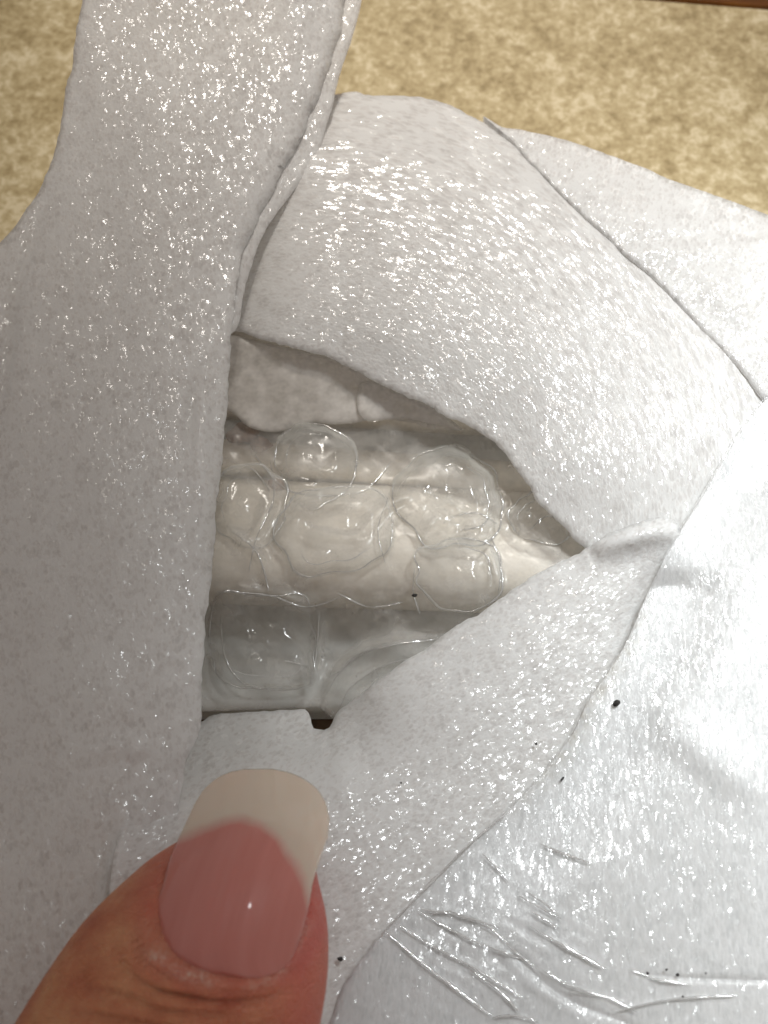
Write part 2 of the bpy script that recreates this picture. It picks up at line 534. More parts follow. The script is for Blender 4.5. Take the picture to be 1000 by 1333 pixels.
M_strip = foam_material('foam_strip_white', rot=math.radians(-12), elong=1.6, cell=0.42, slope=0.75)
M_upper = foam_material('foam_upper_white', rot=0.0, elong=2.2, cell=0.28, slope=0.75)
M_back = foam_material('foam_back_white', rot=math.radians(18), elong=1.6, cell=0.38, slope=0.75)
M_lower = foam_material('foam_lower_white', rot=math.radians(60), elong=1.8, cell=0.29, slope=0.7, glint=0.8)
M_right = foam_material('foam_right_white', rot=math.radians(5), elong=2.8, cell=0.34, base=(0.90, 0.905, 0.905), glint=1.0, slope=0.8)
M_bubble = film_material('bubble_polythene', haze=0.19, tint=(0.93, 0.90, 0.86), rim=0.40, rough=0.2, bump=0.15, scale=0.6, gloss=0.3)
M_fold = film_material('folded_polythene', haze=0.6, rim=0.40, tint=(0.94, 0.91, 0.87), rough=0.2, bump=0.15, scale=0.6, gloss=0.4)
M_dome = film_material('bubble_skin', haze=0.09, rim=0.95, tint=(0.92, 0.92, 0.88), rough=0.12, bump=0.3, scale=0.45, gloss=0.7, power=2.3, facet=0.25)
M_crease = film_material('creased_film', haze=0.42, rim=0.30, tint=(0.93, 0.93, 0.91), rough=0.11, bump=0.1, scale=2.0, gloss=8.0, cap=0.6)
M_film = film_material('stretch_film', haze=0.05, rim=0.05, tint=(0.93, 0.94, 0.93), rough=0.24, bump=0.5, rot=math.radians(8), elong=3.2, scale=3.4, gloss=0.8, facet=0.75)
M_paper = plain_material('cream_enamel', (0.82, 0.765, 0.67), 0.45, 0.06, 0.18, 0.05)
M_recess_shade = plain_material('recess_shade_grey', (0.58, 0.585, 0.56), 0.6, 0.10, 0.25, 0.1)  # shade of the item's recesses put into the colour as grey
M_deep_shade = plain_material('deep_shade_brown', (0.16, 0.10, 0.06), 0.8, 0.2, 0.5, 0.2)  # dark brown painted for the shade deep in the slots
M_counter = counter_material()
M_wood = wood_material()
M_skin = skin_material()
M_nail = nail_material()
M_crumb = plain_material('dark_grit', (0.025, 0.022, 0.02), 0.6, 0.5, 3.0, 0.4)
M_rust = plain_material('brown_residue', (0.20, 0.085, 0.03), 0.7, 0.4, 1.0, 0.3)

# ------------------------------------------------------------------ setting: counter and wooden edge
ZC = -30.0
yw = at(900, 2, ZC)[1]
wa, wb = at(800, -3, ZC), at(1000, 13, ZC)
def edge_y(x): return wa[1] + (x - wa[0]) * (wb[1] - wa[1]) / (wb[0] - wa[0])
vx = [(-420, -260), (420, -260), (420, edge_y(420)), (-420, edge_y(-420))]
cv = np.array([(x, y, ZC) for x, y in vx] + [(x, y, ZC - 30) for x, y in vx])
counter = link_mesh('countertop', cv, [(0, 1, 2, 3), (7, 6, 5, 4), (0, 4, 5, 1), (1, 5, 6, 2), (2, 6, 7, 3), (3, 7, 4, 0)], M_counter, smooth=False)
tag(counter, 'beige and tan mottled countertop under the package', kind='structure')
prof = [(0.3, -1.0), (0.5, 0.3), (1.2, 1.3), (3, 1.9), (8, 2.0), (16, 1.9), (19, 1.2), (20, 0), (20, -24), (0.3, -24)]
wv, wf = [], []
xs = np.linspace(-420, 420, 30)
for x in xs:
    for a, b in prof: wv.append((x, edge_y(x) + a, ZC + b))
K = len(prof)
for i in range(len(xs) - 1):
    for j in range(K):
        wf.append((i * K + j, i * K + (j + 1) % K, (i + 1) * K + (j + 1) % K, (i + 1) * K + j))
wf.append(tuple(range(K))); wf.append(tuple((len(xs) - 1) * K + j for j in range(K))[::-1])
wood = link_mesh('wooden_edge', wv, wf, M_wood, smooth=False)
tag(wood, 'varnished brown wooden edging along the far side of the countertop', kind='structure')

# ------------------------------------------------------------------ the cream item inside the wrapping
hole_c = at(470, 700, -14)
item = empty('wrapped_item', (hole_c[0], hole_c[1], ZC), 'cream coloured item with rounded horizontal ridges showing through the tear', 'wrapped item')
def profile_block(name, x0, x1, prof, mat, bottom, nx=60, wob=0.25, taper=None):
    """a moulding that runs across the picture: profile of (py, height)"""
    pr = catmull([(p, h * 10) for p, h in prof], False, 6); pr[:, 1] /= 10
    X = np.linspace(x0, x1, nx)
    V = []; 
    for x in X:
        py = pr[:, 0] + (taper(x) if taper else 0)
        h = pr[:, 1] + wob * fbm(np.full(len(pr), x * 0.012), pr[:, 0] * 0.012, 3)
        V.append(at(np.full(len(pr), x), py, h))
    V = np.array(V); n = V.shape[1]
    base = V.copy(); base[:, :, 2] = bottom
    verts = np.concatenate([V.reshape(-1, 3), base.reshape(-1, 3)]); o = nx * n
    F = []
    I = lambda i, j: i * n + j
    for i in range(nx - 1):
        for j in range(n - 1):
            F.append((I(i, j), I(i, j + 1), I(i + 1, j + 1), I(i + 1, j)))
            F.append((o + I(i, j), o + I(i + 1, j), o + I(i + 1, j + 1), o + I(i, j + 1)))
        F.append((I(i, 0), I(i + 1, 0), o + I(i + 1, 0), o + I(i, 0)))
        F.append((I(i, n - 1), o + I(i, n - 1), o + I(i + 1, n - 1), I(i + 1, n - 1)))
    for j in range(n - 1):
        F.append((I(0, j), o + I(0, j), o + I(0, j + 1), I(0, j + 1)))
        F.append((I(nx - 1, j), I(nx - 1, j + 1), o + I(nx - 1, j + 1), o + I(nx - 1, j)))
    return link_mesh(name, verts, F, mat, item)
profile_block('upper_panel', 150, 840, [(380, -6.0), (440, -7.0), (500, -8), (535, -9), (548, -10.5), (556, -14)], M_paper, -26, taper=lambda x: (x - 430) * 0.06)
profile_block('groove', 150, 840, [(480, -14.5), (545, -13.5), (570, -14), (600, -13.5), (640, -13.5), (700, -16)], M_recess_shade, -26.5)
profile_block('narrow_ridge', 150, 840, [(582, -12.9), (588, -11), (600, -10.2), (614, -10.6), (622, -11.5), (628, -13.2)], M_paper, -26, taper=lambda x: (x - 430) * 0.08)
profile_block('round_bar', 150, 860, [(628, -12.5), (640, -9.0), (660, -6.6), (690, -5.2), (725, -4.8), (760, -5.8), (778, -8.0), (788, -11.5), (792, -15)], M_paper, -27, taper=lambda x: (x - 430) * 0.035)
profile_block('lower_plate', 150, 640, [(770, -14.5), (800, -14.0), (850, -13.0), (890, -12.2), (915, -11.8), (925, -12.6), (928, -16)], M_recess_shade, -27.5)
profile_block('shade_backing', 150, 860, [(360, -22), (600, -24), (900, -21), (935, -19), (960, -18.5), (1010, -18.5)], M_deep_shade, -29.5)  # dark sheet standing in for the shade beneath the item
# ochre and rusty residue left in the groove
for (px, py, rx, ry, sd) in ((338, 580, 16, 12, 1), (362, 632, 14, 10, 2), (318, 566, 20, 14, 3)):
    V = []; nseg = 26
    V.append(at(px, py, -9.6 if py < 600 else -8.6))
    for r in (0.5, 1.0):
        for k in range(nseg):
            a = k / nseg * 2 * math.pi
            q = r * (1 + 0.25 * vnoise(np.array(a * 1.3), np.array(sd * 7.7)))
            V.append(at(px + rx * q * math.cos(a), py + ry * q * math.sin(a), (-9.6 if py < 600 else -8.6) - 0.5 * r * r - (1.5 if r == 1 else 0)))
    F = [(0, 1 + (k + 1) % nseg, 1 + k) for k in range(nseg)]
    F += [(1 + k, 1 + (k + 1) % nseg, 1 + nseg + (k + 1) % nseg, 1 + nseg + k) for k in range(nseg)]
    link_mesh('residue', np.array(V), F, M_rust, item)

def ridge(name, line, mat, parent, hf, r=0.10, amp=0.45):
    """a pinched-up fold of film: a thin ridge that tapers off at both ends"""
    L = catmull(line, False, 3.0)
    n = len(L); L = L + np.stack([fbm(np.arange(n) * 0.17, np.full(n, L[0, 0] * .1), 2), fbm(np.arange(n) * 0.17, np.full(n, L[0, 1] * .1 + 9), 2)], 1) * 0.25
    C = at(L[:, 0], L[:, 1], hf(L) + 0.04)
    T = np.gradient(C, axis=0); T /= np.linalg.norm(T, axis=1)[:, None]
    U = np.array([0, 0, 1.0]); S = np.cross(T, U); S /= np.linalg.norm(S, axis=1)[:, None]
    t = np.linspace(0, 1, n); w = r * np.sqrt(np.clip(np.sin(t * math.pi), 0.02, 1)) * (1 + 0.5 * fbm(t * n * 0.12, np.full(n, 2.2 + L[0, 0]), 2))
    w = np.clip(w, 0.015, None); V = []
    K = 8
    for k in range(K):
        a = 2 * math.pi * k / K
        V.append(C + S * (w * math.cos(a))[:, None] + U * (w * 1.1 * amp * (0.4 + math.sin(a)))[:, None])
    V = np.array(V).transpose(1, 0, 2).reshape(-1, 3)
    F = [(i * K + k, i * K + (k + 1) % K, (i + 1) * K + (k + 1) % K, (i + 1) * K + k) for i in range(n - 1) for k in range(K)]
    return link_mesh(name, V, F, mat, parent, V[:, :2])

# ------------------------------------------------------------------ bubble wrap
wrap = empty('bubble_wrap', (hole_c[0], hole_c[1], -8), 'clear crumpled bubble wrap lying over the cream item in the tear', 'bubble wrap')
bw_base = tps([(250, 420, -3.5), (400, 440, -4), (560, 500, -4), (700, 600, -4), (790, 720, -3), (300, 540, -6.0), (450, 570, -6.2), (600, 590, -5.8),
               (680, 640, -4.6), (300, 640, -5.6), (450, 640, -5.2), (600, 660, -4.6), (700, 690, -3.8), (300, 720, -4.0), (450, 720, -3.8), (600, 730, -3.4), (700, 740, -2.6),
               (300, 780, -5.4), (450, 785, -5.8), (600, 790, -4.5), (300, 830, -10), (450, 835, -10), (560, 830, -7), (300, 900, -10.2), (420, 905, -10), (520, 890, -6),
               (240, 700, -5), (240, 900, -10), (270, 926, -10.4), (420, 922, -10)])
def bw_h(P):
    h = bw_base(P)
    h = h + 0.18 * fbm(P[:, 0] * 0.012, P[:, 1] * 0.014, 2)
    cr = np.exp(-(((P[:, 0] - 610) / 60) ** 2 + ((P[:, 1] - 680) / 34) ** 2)) + np.exp(-(((P[:, 0] - 715) / 40) ** 2 + ((P[:, 1] - 680) / 24) ** 2)) \
        + 0.8 * np.exp(-(((P[:, 0] - 490) / 60) ** 2 + ((P[:, 1] - 778) / 18) ** 2)) + 0.5 * np.exp(-(((P[:, 0] - 350) / 80) ** 2 + ((P[:, 1] - 765) / 22) ** 2))
    h = h + 0.42 * cr * (1 - 2 * np.abs(vnoise(P[:, 0] * 0.10, P[:, 1] * 0.12))) + 0.05 * (1 - 2 * np.abs(fbm(P[:, 0] * 0.035, P[:, 1] * 0.045, 2)))
    h += crease(P, [(300, 690), (340, 730), (352, 770)], 0.7, 7)
    h += crease(P, [(270, 768), (350, 772), (400, 785), (440, 770)], 0.6, 7)
    h += crease(P, [(470, 700), (500, 660), (540, 640)], 0.6, 8)
    h += crease(P, [(630, 700), (645, 740), (650, 770)], 0.8, 6)
    h += crease(P, [(345, 600), (352, 650), (330, 700)], 0.6, 7)
    h += crease(P, [(400, 690), (460, 700), (480, 680)], 0.5, 7)
    # the tube-like fold at the lower right
    h += crease(P, [(425, 905), (436, 880), (470, 850), (520, 836), (575, 830)], 2.6, 13, 0.4)
    h += crease(P, [(440, 925), (460, 890), (510, 862), (560, 850)], 1.2, 10)
    h += crease(P, [(416, 800), (412, 860), (405, 895)], 1.2, 8)
    return h
sheet('base_film', [(215, 470), (300, 425), (440, 455), (560, 515), (680, 600), (800, 715), (790, 760), (660, 830), (560, 900), (470, 950), (436, 938), (428, 932), (414, 921), (340, 924), (262, 927), (215, 930)],
      bw_h, M_bubble, wrap, step=5, thick=0.06, rough=0.6, round_px=3)
# upper flap of film, doubled over, that lies over the groove
def uf_h(P):
    return -2.9 - 2.2 * np.clip((P[:, 1] - 430) / 110, 0, 1.4) + 0.3 * fbm(P[:, 0] * 0.015, P[:, 1] * 0.02, 3) + crease(P, [(480, 500), (530, 520), (590, 548)], 0.6, 8)
sheet('folded_film', [(270, 440), (350, 448), (450, 472), (520, 505), (575, 540), (605, 560), (560, 556), (500, 546), (440, 552), (400, 552), (360, 562), (325, 556), (300, 535), (270, 520)],
      uf_h, M_fold, wrap, step=5, thick=0.06, rough=1.0, round_px=4)
sheet('folded_film', [(470, 500), (520, 505), (560, 525), (600, 560), (570, 552), (520, 545), (472, 545)],
      lambda P: uf_h(P) + 0.5, M_fold, wrap, step=5, thick=0.06, rough=1.0, round_px=4)

def bubble(px, py, rx, ry, hmm, power=2.0, sides=40, rot=0.0, seed=0, flat=0.5, lift=0.0):
    """one air bubble: a thin domed skin with a flattened, slightly dented top and a seam round its foot"""
    rings = 20
    z0 = bw_h(np.array([[px, py]]))[0] + lift
    V2, H = [], []
    for r in range(rings + 1):
        t = r / rings
        for k in range(sides):
            a = k / sides * 2 * math.pi
            c, s = math.cos(a), math.sin(a)
            sup = (abs(c) ** power + abs(s) ** power) ** (-1 / power)
            q = t * sup * (1 + 0.13 * float(vnoise(np.array(c * 2.2 + seed * 3.1), np.array(s * 2.2))))
            x, y = rx * q * c, ry * q * s
            V2.append((px + x * math.cos(rot) - y * math.sin(rot), py + x * math.sin(rot) + y * math.cos(rot)))
            e = max(0.0, 1 - min(1, t / 0.93) ** (2 + 2.5 * flat))
            H.append(0.72 * hmm * e ** 0.6 + (0.22 if 0.93 < t < 0.99 else 0))
    V2 = np.array(V2); H = np.array(H)
    h = z0 + H + 0.13 * hmm * (1 - 2 * np.abs(fbm(V2[:, 0] * 0.022 + seed, V2[:, 1] * 0.022, 2))) * (H > 0.02)
    h = np.maximum(h, bw_h(V2) + 0.06 + 0.45 * H)
    W = at(V2[:, 0], V2[:, 1], h)
    F = []
    for r in range(rings):
        for k in range(sides):
            k2 = (k + 1) % sides
            if r == 0:
                F.append((0, sides + k, sides + k2)) if False else F.append((r * sides, (r + 1) * sides + k2, (r + 1) * sides + k))
            else:
                F.append((r * sides + k, r * sides + k2, (r + 1) * sides + k2, (r + 1) * sides + k))
    o = link_mesh('bubble', W, F, M_dome, wrap, at(V2[:, 0], V2[:, 1], 0)[:, :2])
    # the welded seam round the foot of the bubble, and a slack pleat inside it
    ring = V2[(rings - 1) * sides:rings * sides]
    st = (seed * 13) % sides
    loop = np.concatenate([ring[st:], ring[:st + 2]])
    ridge('seam', loop[::1], M_crease, o, lambda L: np.maximum(bw_h(L), z0) + 0.15, r=0.085)
    inner = V2[int(rings * 0.72) * sides:(int(rings * 0.72) + 1) * sides]; ih = h[int(rings * 0.72) * sides:(int(rings * 0.72) + 1) * sides].mean()
    m = sides // 3
    idx = [(st + 5 + q) % sides for q in range(m)]
    ridge('pleat', inner[idx], M_crease, o, lambda L: np.full(len(L), ih + 0.05), r=0.05)
    return o
for i, b in enumerate([
        (414, 604, 54, 56, 2.8, 2.2, 0.1, 0.4), (584, 648, 78, 66, 3.4, 2.2, 0.25, 0.5), (436, 690, 78, 62, 2.6, 2.3, -0.1, 0.5), (326, 660, 50, 56, 2.2, 2.3, 0, 0.5),
        (598, 748, 60, 46, 2.2, 2.4, 0.1, 0.6), (345, 832, 70, 64, 3.2, 4.2, 0.03, 0.9), (708, 676, 46, 34, 1.8, 2.2, 0.5, 0.4)]):
    bubble(b[0], b[1], b[2], b[3], b[4], b[5], rot=b[6], seed=i + 1, flat=b[7])

for ln in ([(300, 690), (335, 720), (350, 770)], [(352, 600), (356, 650), (334, 700), (324, 745)], [(280, 770), (350, 775), (400, 790), (450, 775)], [(440, 772), (480, 790), (525, 784)],
           [(505, 650), (492, 690), (502, 735)], [(540, 740), (538, 770), (547, 800)], [(640, 700), (652, 740), (648, 775)], [(425, 905), (440, 878), (470, 852), (520, 838), (572, 832)],
           [(416, 795), (411, 860), (402, 894)], [(287, 796), (292, 850), (310, 884), (345, 897), (400, 890)], [(440, 925), (460, 892), (505, 865), (545, 855)], [(300, 600), (330, 612), (352, 640)],
           [(590, 672), (622, 668), (650, 684)], [(600, 690), (628, 684), (640, 664)], [(690, 690), (712, 672), (742, 682)], [(330, 590), (380, 640), (470, 640), (510, 600)], [(370, 860), (395, 866), (412, 872)]):
    ridge('film_crease', ln, M_crease, wrap, lambda L: bw_h(L) + 0.1, r=0.075)

# ------------------------------------------------------------------ foam sheets
def spread(f, *cr):
    def g(P):
        h = f(P)
        for c in cr: h = h + c(P)
        return h
    return g

def lie_on(P, h, under, line, gap=0.3, reach=60.0):
    """near the given edge a sheet lies on the one below it"""
    d, a, s_ = dist_poly(P, catmull(line, False, 8))
    t = np.clip(d / reach, 0, 1); t = t * t * (3 - 2 * t)
    return (under(P) + gap) * (1 - t) + h * t
# right, rear piece
upper_f = tps([(300, 120, -6), (430, 122, -5.0), (550, 126, -5.2), (640, 165, -4.2), (400, 200, -1.4), (560, 220, -1.6), (700, 240, -2.2), (450, 300, -1.2), (600, 320, -0.2), (800, 340, -1.0),
               (380, 400, -1.4), (500, 430, -0.6), (640, 450, 0.5), (800, 480, 0.8), (960, 480, 0.0), (330, 430, -2.4), (440, 470, -2.2), (560, 530, -1.8), (655, 592, -1.2), (720, 670, -1.0), (762, 714, -1.2),
               (780, 600, 0.9), (880, 600, 0.6), (830, 680, -0.2), (1000, 600, -1), (250, 300, -5), (690, 196, -4.2), (730, 232, -3.4), (765, 250, -3.4), (825, 300, -2.6), (885, 352, -1.9), (935, 405, -1.4)])
back_f = tps([(650, 162, -3.8), (690, 212, -2.5), (740, 262, -1.6), (800, 318, -0.9), (860, 372, -0.5), (955, 470, 0.2), (730, 182, -4.6), (800, 205, -5.2), (1000, 280, -6.5), (1150, 330, -8), (850, 270, -2.6), (830, 320, -0.8), (1000, 303, -2.6), (1150, 300, -4),
              (900, 400, -0.1), (1000, 450, 0.2), (1100, 500, -0.5), (1170, 700, -1)])
BACK_EDGE = [(646, 168), (668, 188), (692, 214), (740, 264), (800, 318), (860, 372), (910, 425), (955, 470), (1010, 540)]
sheet('foam_sheet', [(630, 152), (655, 165), (690, 172), (740, 183), (800, 204), (880, 236), (940, 258), (1000, 280), (1080, 315), (1170, 360), (1170, 700), (1010, 540), (955, 470), (910, 425), (860, 372), (800, 318), (740, 264), (692, 214), (668, 188), (646, 168)],
      spread(lambda P: lie_on(P, back_f(P), upper_f, BACK_EDGE, 0.45, 50.0), lambda P: crease(P, [(800, 318), (860, 312), (930, 306), (1010, 303), (1100, 300)], -0.7, 7),
             lambda P: crease(P, [(800, 330), (870, 326), (940, 320), (1010, 318), (1100, 318)], 0.5, 12)),
      M_back, None, step=6, thick=0.5, rough=0.8, round_px=9, skirt=lambda p: p[1] < 420 or p[0] > 1100, relief=0.04)
tag(bpy.data.objects['foam_sheet'], 'white foam layer at the rear right with its ragged edge against the counter', 'foam sheet', 'white foam wrapping layers')

# upper sheet above the tear
def polar_uv(P):
    c = np.array([400.0, 690.0])
    d = P - c
    r = np.hypot(d[:, 0], d[:, 1]); th = np.arctan2(d[:, 0], -d[:, 1])
    return np.stack([r * 0.0715, th * 330 * 0.0715], 1)
up = sheet('foam_sheet', [(230, 110), (320, 118), (432, 123), (470, 122), (550, 128), (592, 141), (640, 166), (672, 184), (705, 205), (765, 250), (825, 300), (885, 352), (935, 405), (980, 450), (1040, 520), (1020, 640), (940, 720), (850, 745),
                          (790, 725), (762, 714), (748, 703), (720, 670), (700, 650), (681, 624), (668, 606), (655, 590), (640, 574), (618, 560), (560, 530), (500, 502), (440, 471), (380, 452), (300, 432), (230, 425)],
      spread(upper_f, lambda P: crease(P, [(650, 190), (720, 262), (800, 335), (880, 408), (950, 480)], 0.35, 14),
             lambda P: 0.35 * fbm(P[:, 0] * 0.006, P[:, 1] * 0.006, 2)),
      M_upper, None, step=6, thick=0.4, rough=2.0, skirt=lambda p: p[1] < 150 and p[0] < 630, uvf=polar_uv, relief=0.04)
tag(up, 'wide glittering white foam sheet above the torn opening', 'foam sheet', 'white foam wrapping layers')

# lower flap below the tear, with the rolled corner
lower_f = tps([(150, 1000, 0), (265, 930, -11), (300, 940, -9.5), (340, 928, -9), (400, 935, -9), (430, 950, -6.5), (265, 1000, -3), (340, 990, -3), (420, 990, -2.5), (480, 900, -3.6), (560, 840, -2.4), (640, 790, -1.6), (762, 712, -0.2), (850, 690, 0.8),
               (560, 950, -0.4), (680, 850, 0.3), (780, 780, 0.4), (620, 1000, 0.2), (740, 900, -0.4), (440, 1060, 0.4), (520, 1120, 0.6), (640, 1060, -0.2), (300, 1100, 1.0), (300, 1250, 1.5), (480, 1260, 0.8), (480, 1400, 0.6), (650, 1250, 0.0), (700, 1400, 0.0),
               (840, 800, -1.2), (900, 900, -1)])
low_h = spread(lower_f, lambda P: crease(P, [(872, 720), (838, 770), (822, 830), (800, 860)], -0.7, 12),
             lambda P: crease(P, [(770, 718), (812, 700), (850, 688), (884, 690)], 1.9, 18),
             lambda P: 0.3 * fbm(P[:, 0] * 0.007, P[:, 1] * 0.007, 2),
             lambda P: crease(P, [(430, 905), (440, 960), (450, 1040)], 0.4, 18))
low = sheet('foam_flap', [(180, 960), (264, 940), (278, 930), (320, 926), (372, 924), (396, 925), (402, 935), (409, 947), (428, 946), (438, 928), (470, 905), (500, 880), (545, 848), (600, 812), (640, 786), (700, 748), (762, 714), (800, 692), (838, 678), (862, 673), (880, 680), (887, 698),
                          (880, 740), (900, 830), (880, 960), (800, 1060), (760, 1200), (760, 1420), (180, 1420)],
      low_h,
      M_lower, None, step=6, thick=0.4, rough=2.0, relief=0.04,
      round_px=lambda P: 6 + 34 * np.exp(-(((P[:, 0] - 862) / 60) ** 2 + ((P[:, 1] - 690) / 40) ** 2)))
tag(low, 'white foam flap below the torn opening with a rolled pointed corner', 'foam flap', 'white foam wrapping layers')

# right panel under stretched film
right_f = tps([(1000, 515, 0.9), (920, 630, 0.9), (850, 745, 0.7), (800, 850, 0.5), (740, 960, 0.3), (620, 1090, 0.6), (520, 1190, 1.0), (1100, 700, 2.4), (950, 800, 1.7), (900, 1000, 1.7), (1100, 1100, 2.5),
               (760, 1120, 1.3), (700, 1200, 1.3), (600, 1250, 1.2), (560, 1400, 1.2), (800, 1400, 1.6), (1000, 1270, 1.9), (1100, 1400, 2.1), (880, 1200, 1.7), (1150, 500, 1)])
SH = [(700, 1280), (650, 1230), (600, 1205), (540, 1195)]
def grime(P):
    d, a, s_ = dist_poly(P, catmull([(845, 770), (815, 835), (788, 880), (758, 920), (742, 955), (705, 1005), (640, 1070)], False, 8))
    return np.clip(np.exp(-(d / 16.0) ** 2) * np.sin(np.clip(a, 0.01, 0.99) * math.pi) * 0.9, 0, 1)
def under_right(P):
    t = np.clip((P[:, 1] - 640) / 100, 0, 1)
    return upper_f(P) * (1 - t) + np.maximum(lower_f(P), -0.5) * t
def right_h(P):
    h = lie_on(P, right_f(P), under_right, edge, 0.42, 140.0) + 0.06 * fbm(P[:, 0] * 0.008, P[:, 1] * 0.008, 3)
    h += crease(P, [(646, 1212), (690, 1262), (740, 1300), (800, 1325), (850, 1345)], -0.16, 4)
    h += crease(P, [(640, 1228), (690, 1278), (740, 1314), (790, 1345)], 0.06, 6)
    h += crease(P, [(830, 1268), (900, 1273), (1010, 1276), (1080, 1276)], -0.16, 3)
    h += crease(P, [(1000, 1040), (900, 960), (850, 900)], 0.3, 30)
    return h
edge = [(1170, 330), (1060, 440), (1000, 512), (962, 560), (935, 605), (905, 655), (880, 694), (858, 735), (836, 780), (812, 835), (790, 872), (762, 912), (742, 955), (705, 1005), (660, 1052), (612, 1098), (560, 1150), (515, 1195), (478, 1236)]
right = empty('film_covered_panel', tuple(at(900, 950, 0)), 'bright white foam panel on the right under clear stretched film', 'foam panel', 'white foam wrapping layers')
sheet('foam_layer', [(x + 3, y + 1) for x, y in edge] + [(440, 1300), (430, 1420), (1170, 1420)], right_h, M_right, right, step=6, thick=0.4, rough=0.5, stain=grime, relief=0.03,
      skirt=lambda p: p[0] > 1080 or p[1] > 1390)
FW = [[(612, 1098), (560, 1150), (500, 1212)], [(548, 1184), (600, 1192), (650, 1208)], [(520, 1205), (570, 1235), (620, 1262), (680, 1298)], [(560, 1190), (585, 1186), (600, 1192)],
      [(676, 1166), (700, 1180), (730, 1196)], [(684, 1160), (706, 1174), (728, 1192)], [(702, 1098), (735, 1112), (770, 1124)], [(705, 1262), (740, 1282), (780, 1296)], [(640, 1325), (670, 1322), (700, 1330)],
      [(690, 1185), (710, 1198), (726, 1208)], [(626, 1110), (645, 1128), (662, 1148)], [(740, 1290), (790, 1298), (830, 1318)], [(820, 1262), (860, 1276), (900, 1282)], [(880, 700), (850, 760), (826, 830)],
      [(660, 1060), (612, 1098), (575, 1136)], [(500, 1212), (560, 1262), (640, 1322)], [(545, 1186), (610, 1222), (690, 1252)], [(690, 1206), (735, 1232), (790, 1262)], [(596, 1192), (640, 1210), (672, 1240), (700, 1262)], [(800, 1318), (868, 1302), (960, 1296)], [(612, 1262), (650, 1290), (676, 1318)]]
def film_h(P):
    h = right_h(P) + 0.22
    for k, c in enumerate(FW): h += crease(P, c, 0.05, 4.0)
    a = np.exp(-(((P[:, 0] - 640) / 130) ** 2 + ((P[:, 1] - 1230) / 90) ** 2))
    h += 0.07 * a * (1 - 2 * np.abs(vnoise(P[:, 0] * 0.03 + P[:, 1] * 0.015, P[:, 1] * 0.05 - P[:, 0] * 0.03)))
    return h
sheet('clear_film', edge + [(440, 1300), (430, 1420), (1170, 1420)], film_h, M_film, right, step=3, thick=0.05, rough=0.25, round_px=5)

for c in FW[:13] + FW[14:]: ridge('film_crease', c, M_crease, right, film_h, r=0.085)

# left strip
strip = empty('foam_strip', tuple(at(170, 600, 4)), 'long folded white foam strip hanging down the left side of the opening', 'foam strip', 'white foam wrapping layers')
front_f = tps([(280, -120, 9), (90, -120, 6), (480, -120, 1), (100, 0, 5), (280, 0, 6), (450, 0, 1), (70, 200, 3.5), (220, 200, 5.5), (385, 200, 0.9), (-120, 320, 2), (10, 320, 3.5), (150, 400, 5.5), (300, 400, 2.6), (290, 560, 2.2), (150, 650, 6.5), (-50, 650, 4),
               (270, 800, 2.2), (150, 900, 4.6), (0, 900, 4), (262, 940, 1.2), (150, 1100, 2.8), (0, 1200, 3), (230, 1050, 1.6), (240, 1200, 1.6), (150, 1400, 2), (-100, 1400, 2)])
def strip_h(P):
    h = front_f(P) + 0.5 * fbm(P[:, 0] * 0.009, P[:, 1] * 0.004, 3)
    h += crease(P, [(52, 290), (28, 360), (10, 450), (0, 560)], -1.0, 10)
    h += crease(P, [(262, 470), (250, 530), (245, 600)], -0.8, 9)
    h += crease(P, [(272, 430), (262, 520), (262, 640), (250, 800)], 0.8, 13)
    h += crease(P, [(230, 990), (222, 1050), (200, 1110)], -0.4, 12)
    h += crease(P, [(120, 980), (160, 970), (210, 980)], 0.3, 14)
    return h
sheet('front_layer', [(80, -140), (108, -10), (100, 40), (88, 110), (72, 190), (50, 250), (22, 292), (-20, 330), (-130, 400), (-130, 1420), (205, 1420), (215, 1250), (225, 1120), (240, 1000), (258, 960), (262, 940), (263, 890), (272, 770), (281, 680), (289, 590), (296, 500), (302, 420), (312, 345), (335, 285), (362, 235), (392, 175), (418, 115), (440, 50), (452, -10), (470, -140)],
      strip_h, M_strip, strip, step=6, thick=0.45, rough=1.8, relief=0.04, skirt=lambda p: p[0] < -80 or p[1] > 1390,
      round_px=lambda P: np.where((P[:, 1] < 330) & (P[:, 0] > 250), 26, 10))
def lip_h(P):
    return front_f(P) - 1.5 + 0.15 * fbm(P[:, 0] * 0.01, P[:, 1] * 0.01, 2)
sheet('folded_edge', [(380, -140), (492, -140), (474, -10), (456, 55), (442, 95), (432, 140), (418, 190), (404, 222), (380, 252), (352, 288), (336, 318), (318, 380), (306, 430), (280, 430), (280, 330), (320, 220), (370, 120)],
      lip_h, M_strip, strip, step=6, thick=0.5, relief=0.03)

# ------------------------------------------------------------------ crumbs
def crumb(px, py, r, label, h, sx=1.0, rot=0.0):
    r = r * 0.8
    bm = bmesh.new()
    bmesh.ops.create_icosphere(bm, subdivisions=2, radius=r)
    s = random.random() * 50
    for v in bm.verts:
        k = 1 + 0.6 * mnoise.noise(Vector((v.co.x / r + s, v.co.y / r, v.co.z / r)) * 0.9)
        v.co = Vector((v.co.x * k * sx, v.co.y * k / sx ** 0.5, v.co.z * k * 0.8))
    W = np.array([v.co[:] for v in bm.verts]); Fc = [tuple(v.index for v in f.verts) for f in bm.faces]; bm.free()
    c, s_ = math.cos(rot), math.sin(rot)
    W = np.stack([W[:, 0] * c - W[:, 1] * s_, W[:, 0] * s_ + W[:, 1] * c, W[:, 2]], 1)
    o = link_mesh('crumb', W, Fc, M_crumb)
    o.location = Vector(at(px, py, h + r * 0.5)) * MM
    tag(o, label, 'crumb', 'dark crumbs on the wrapping')
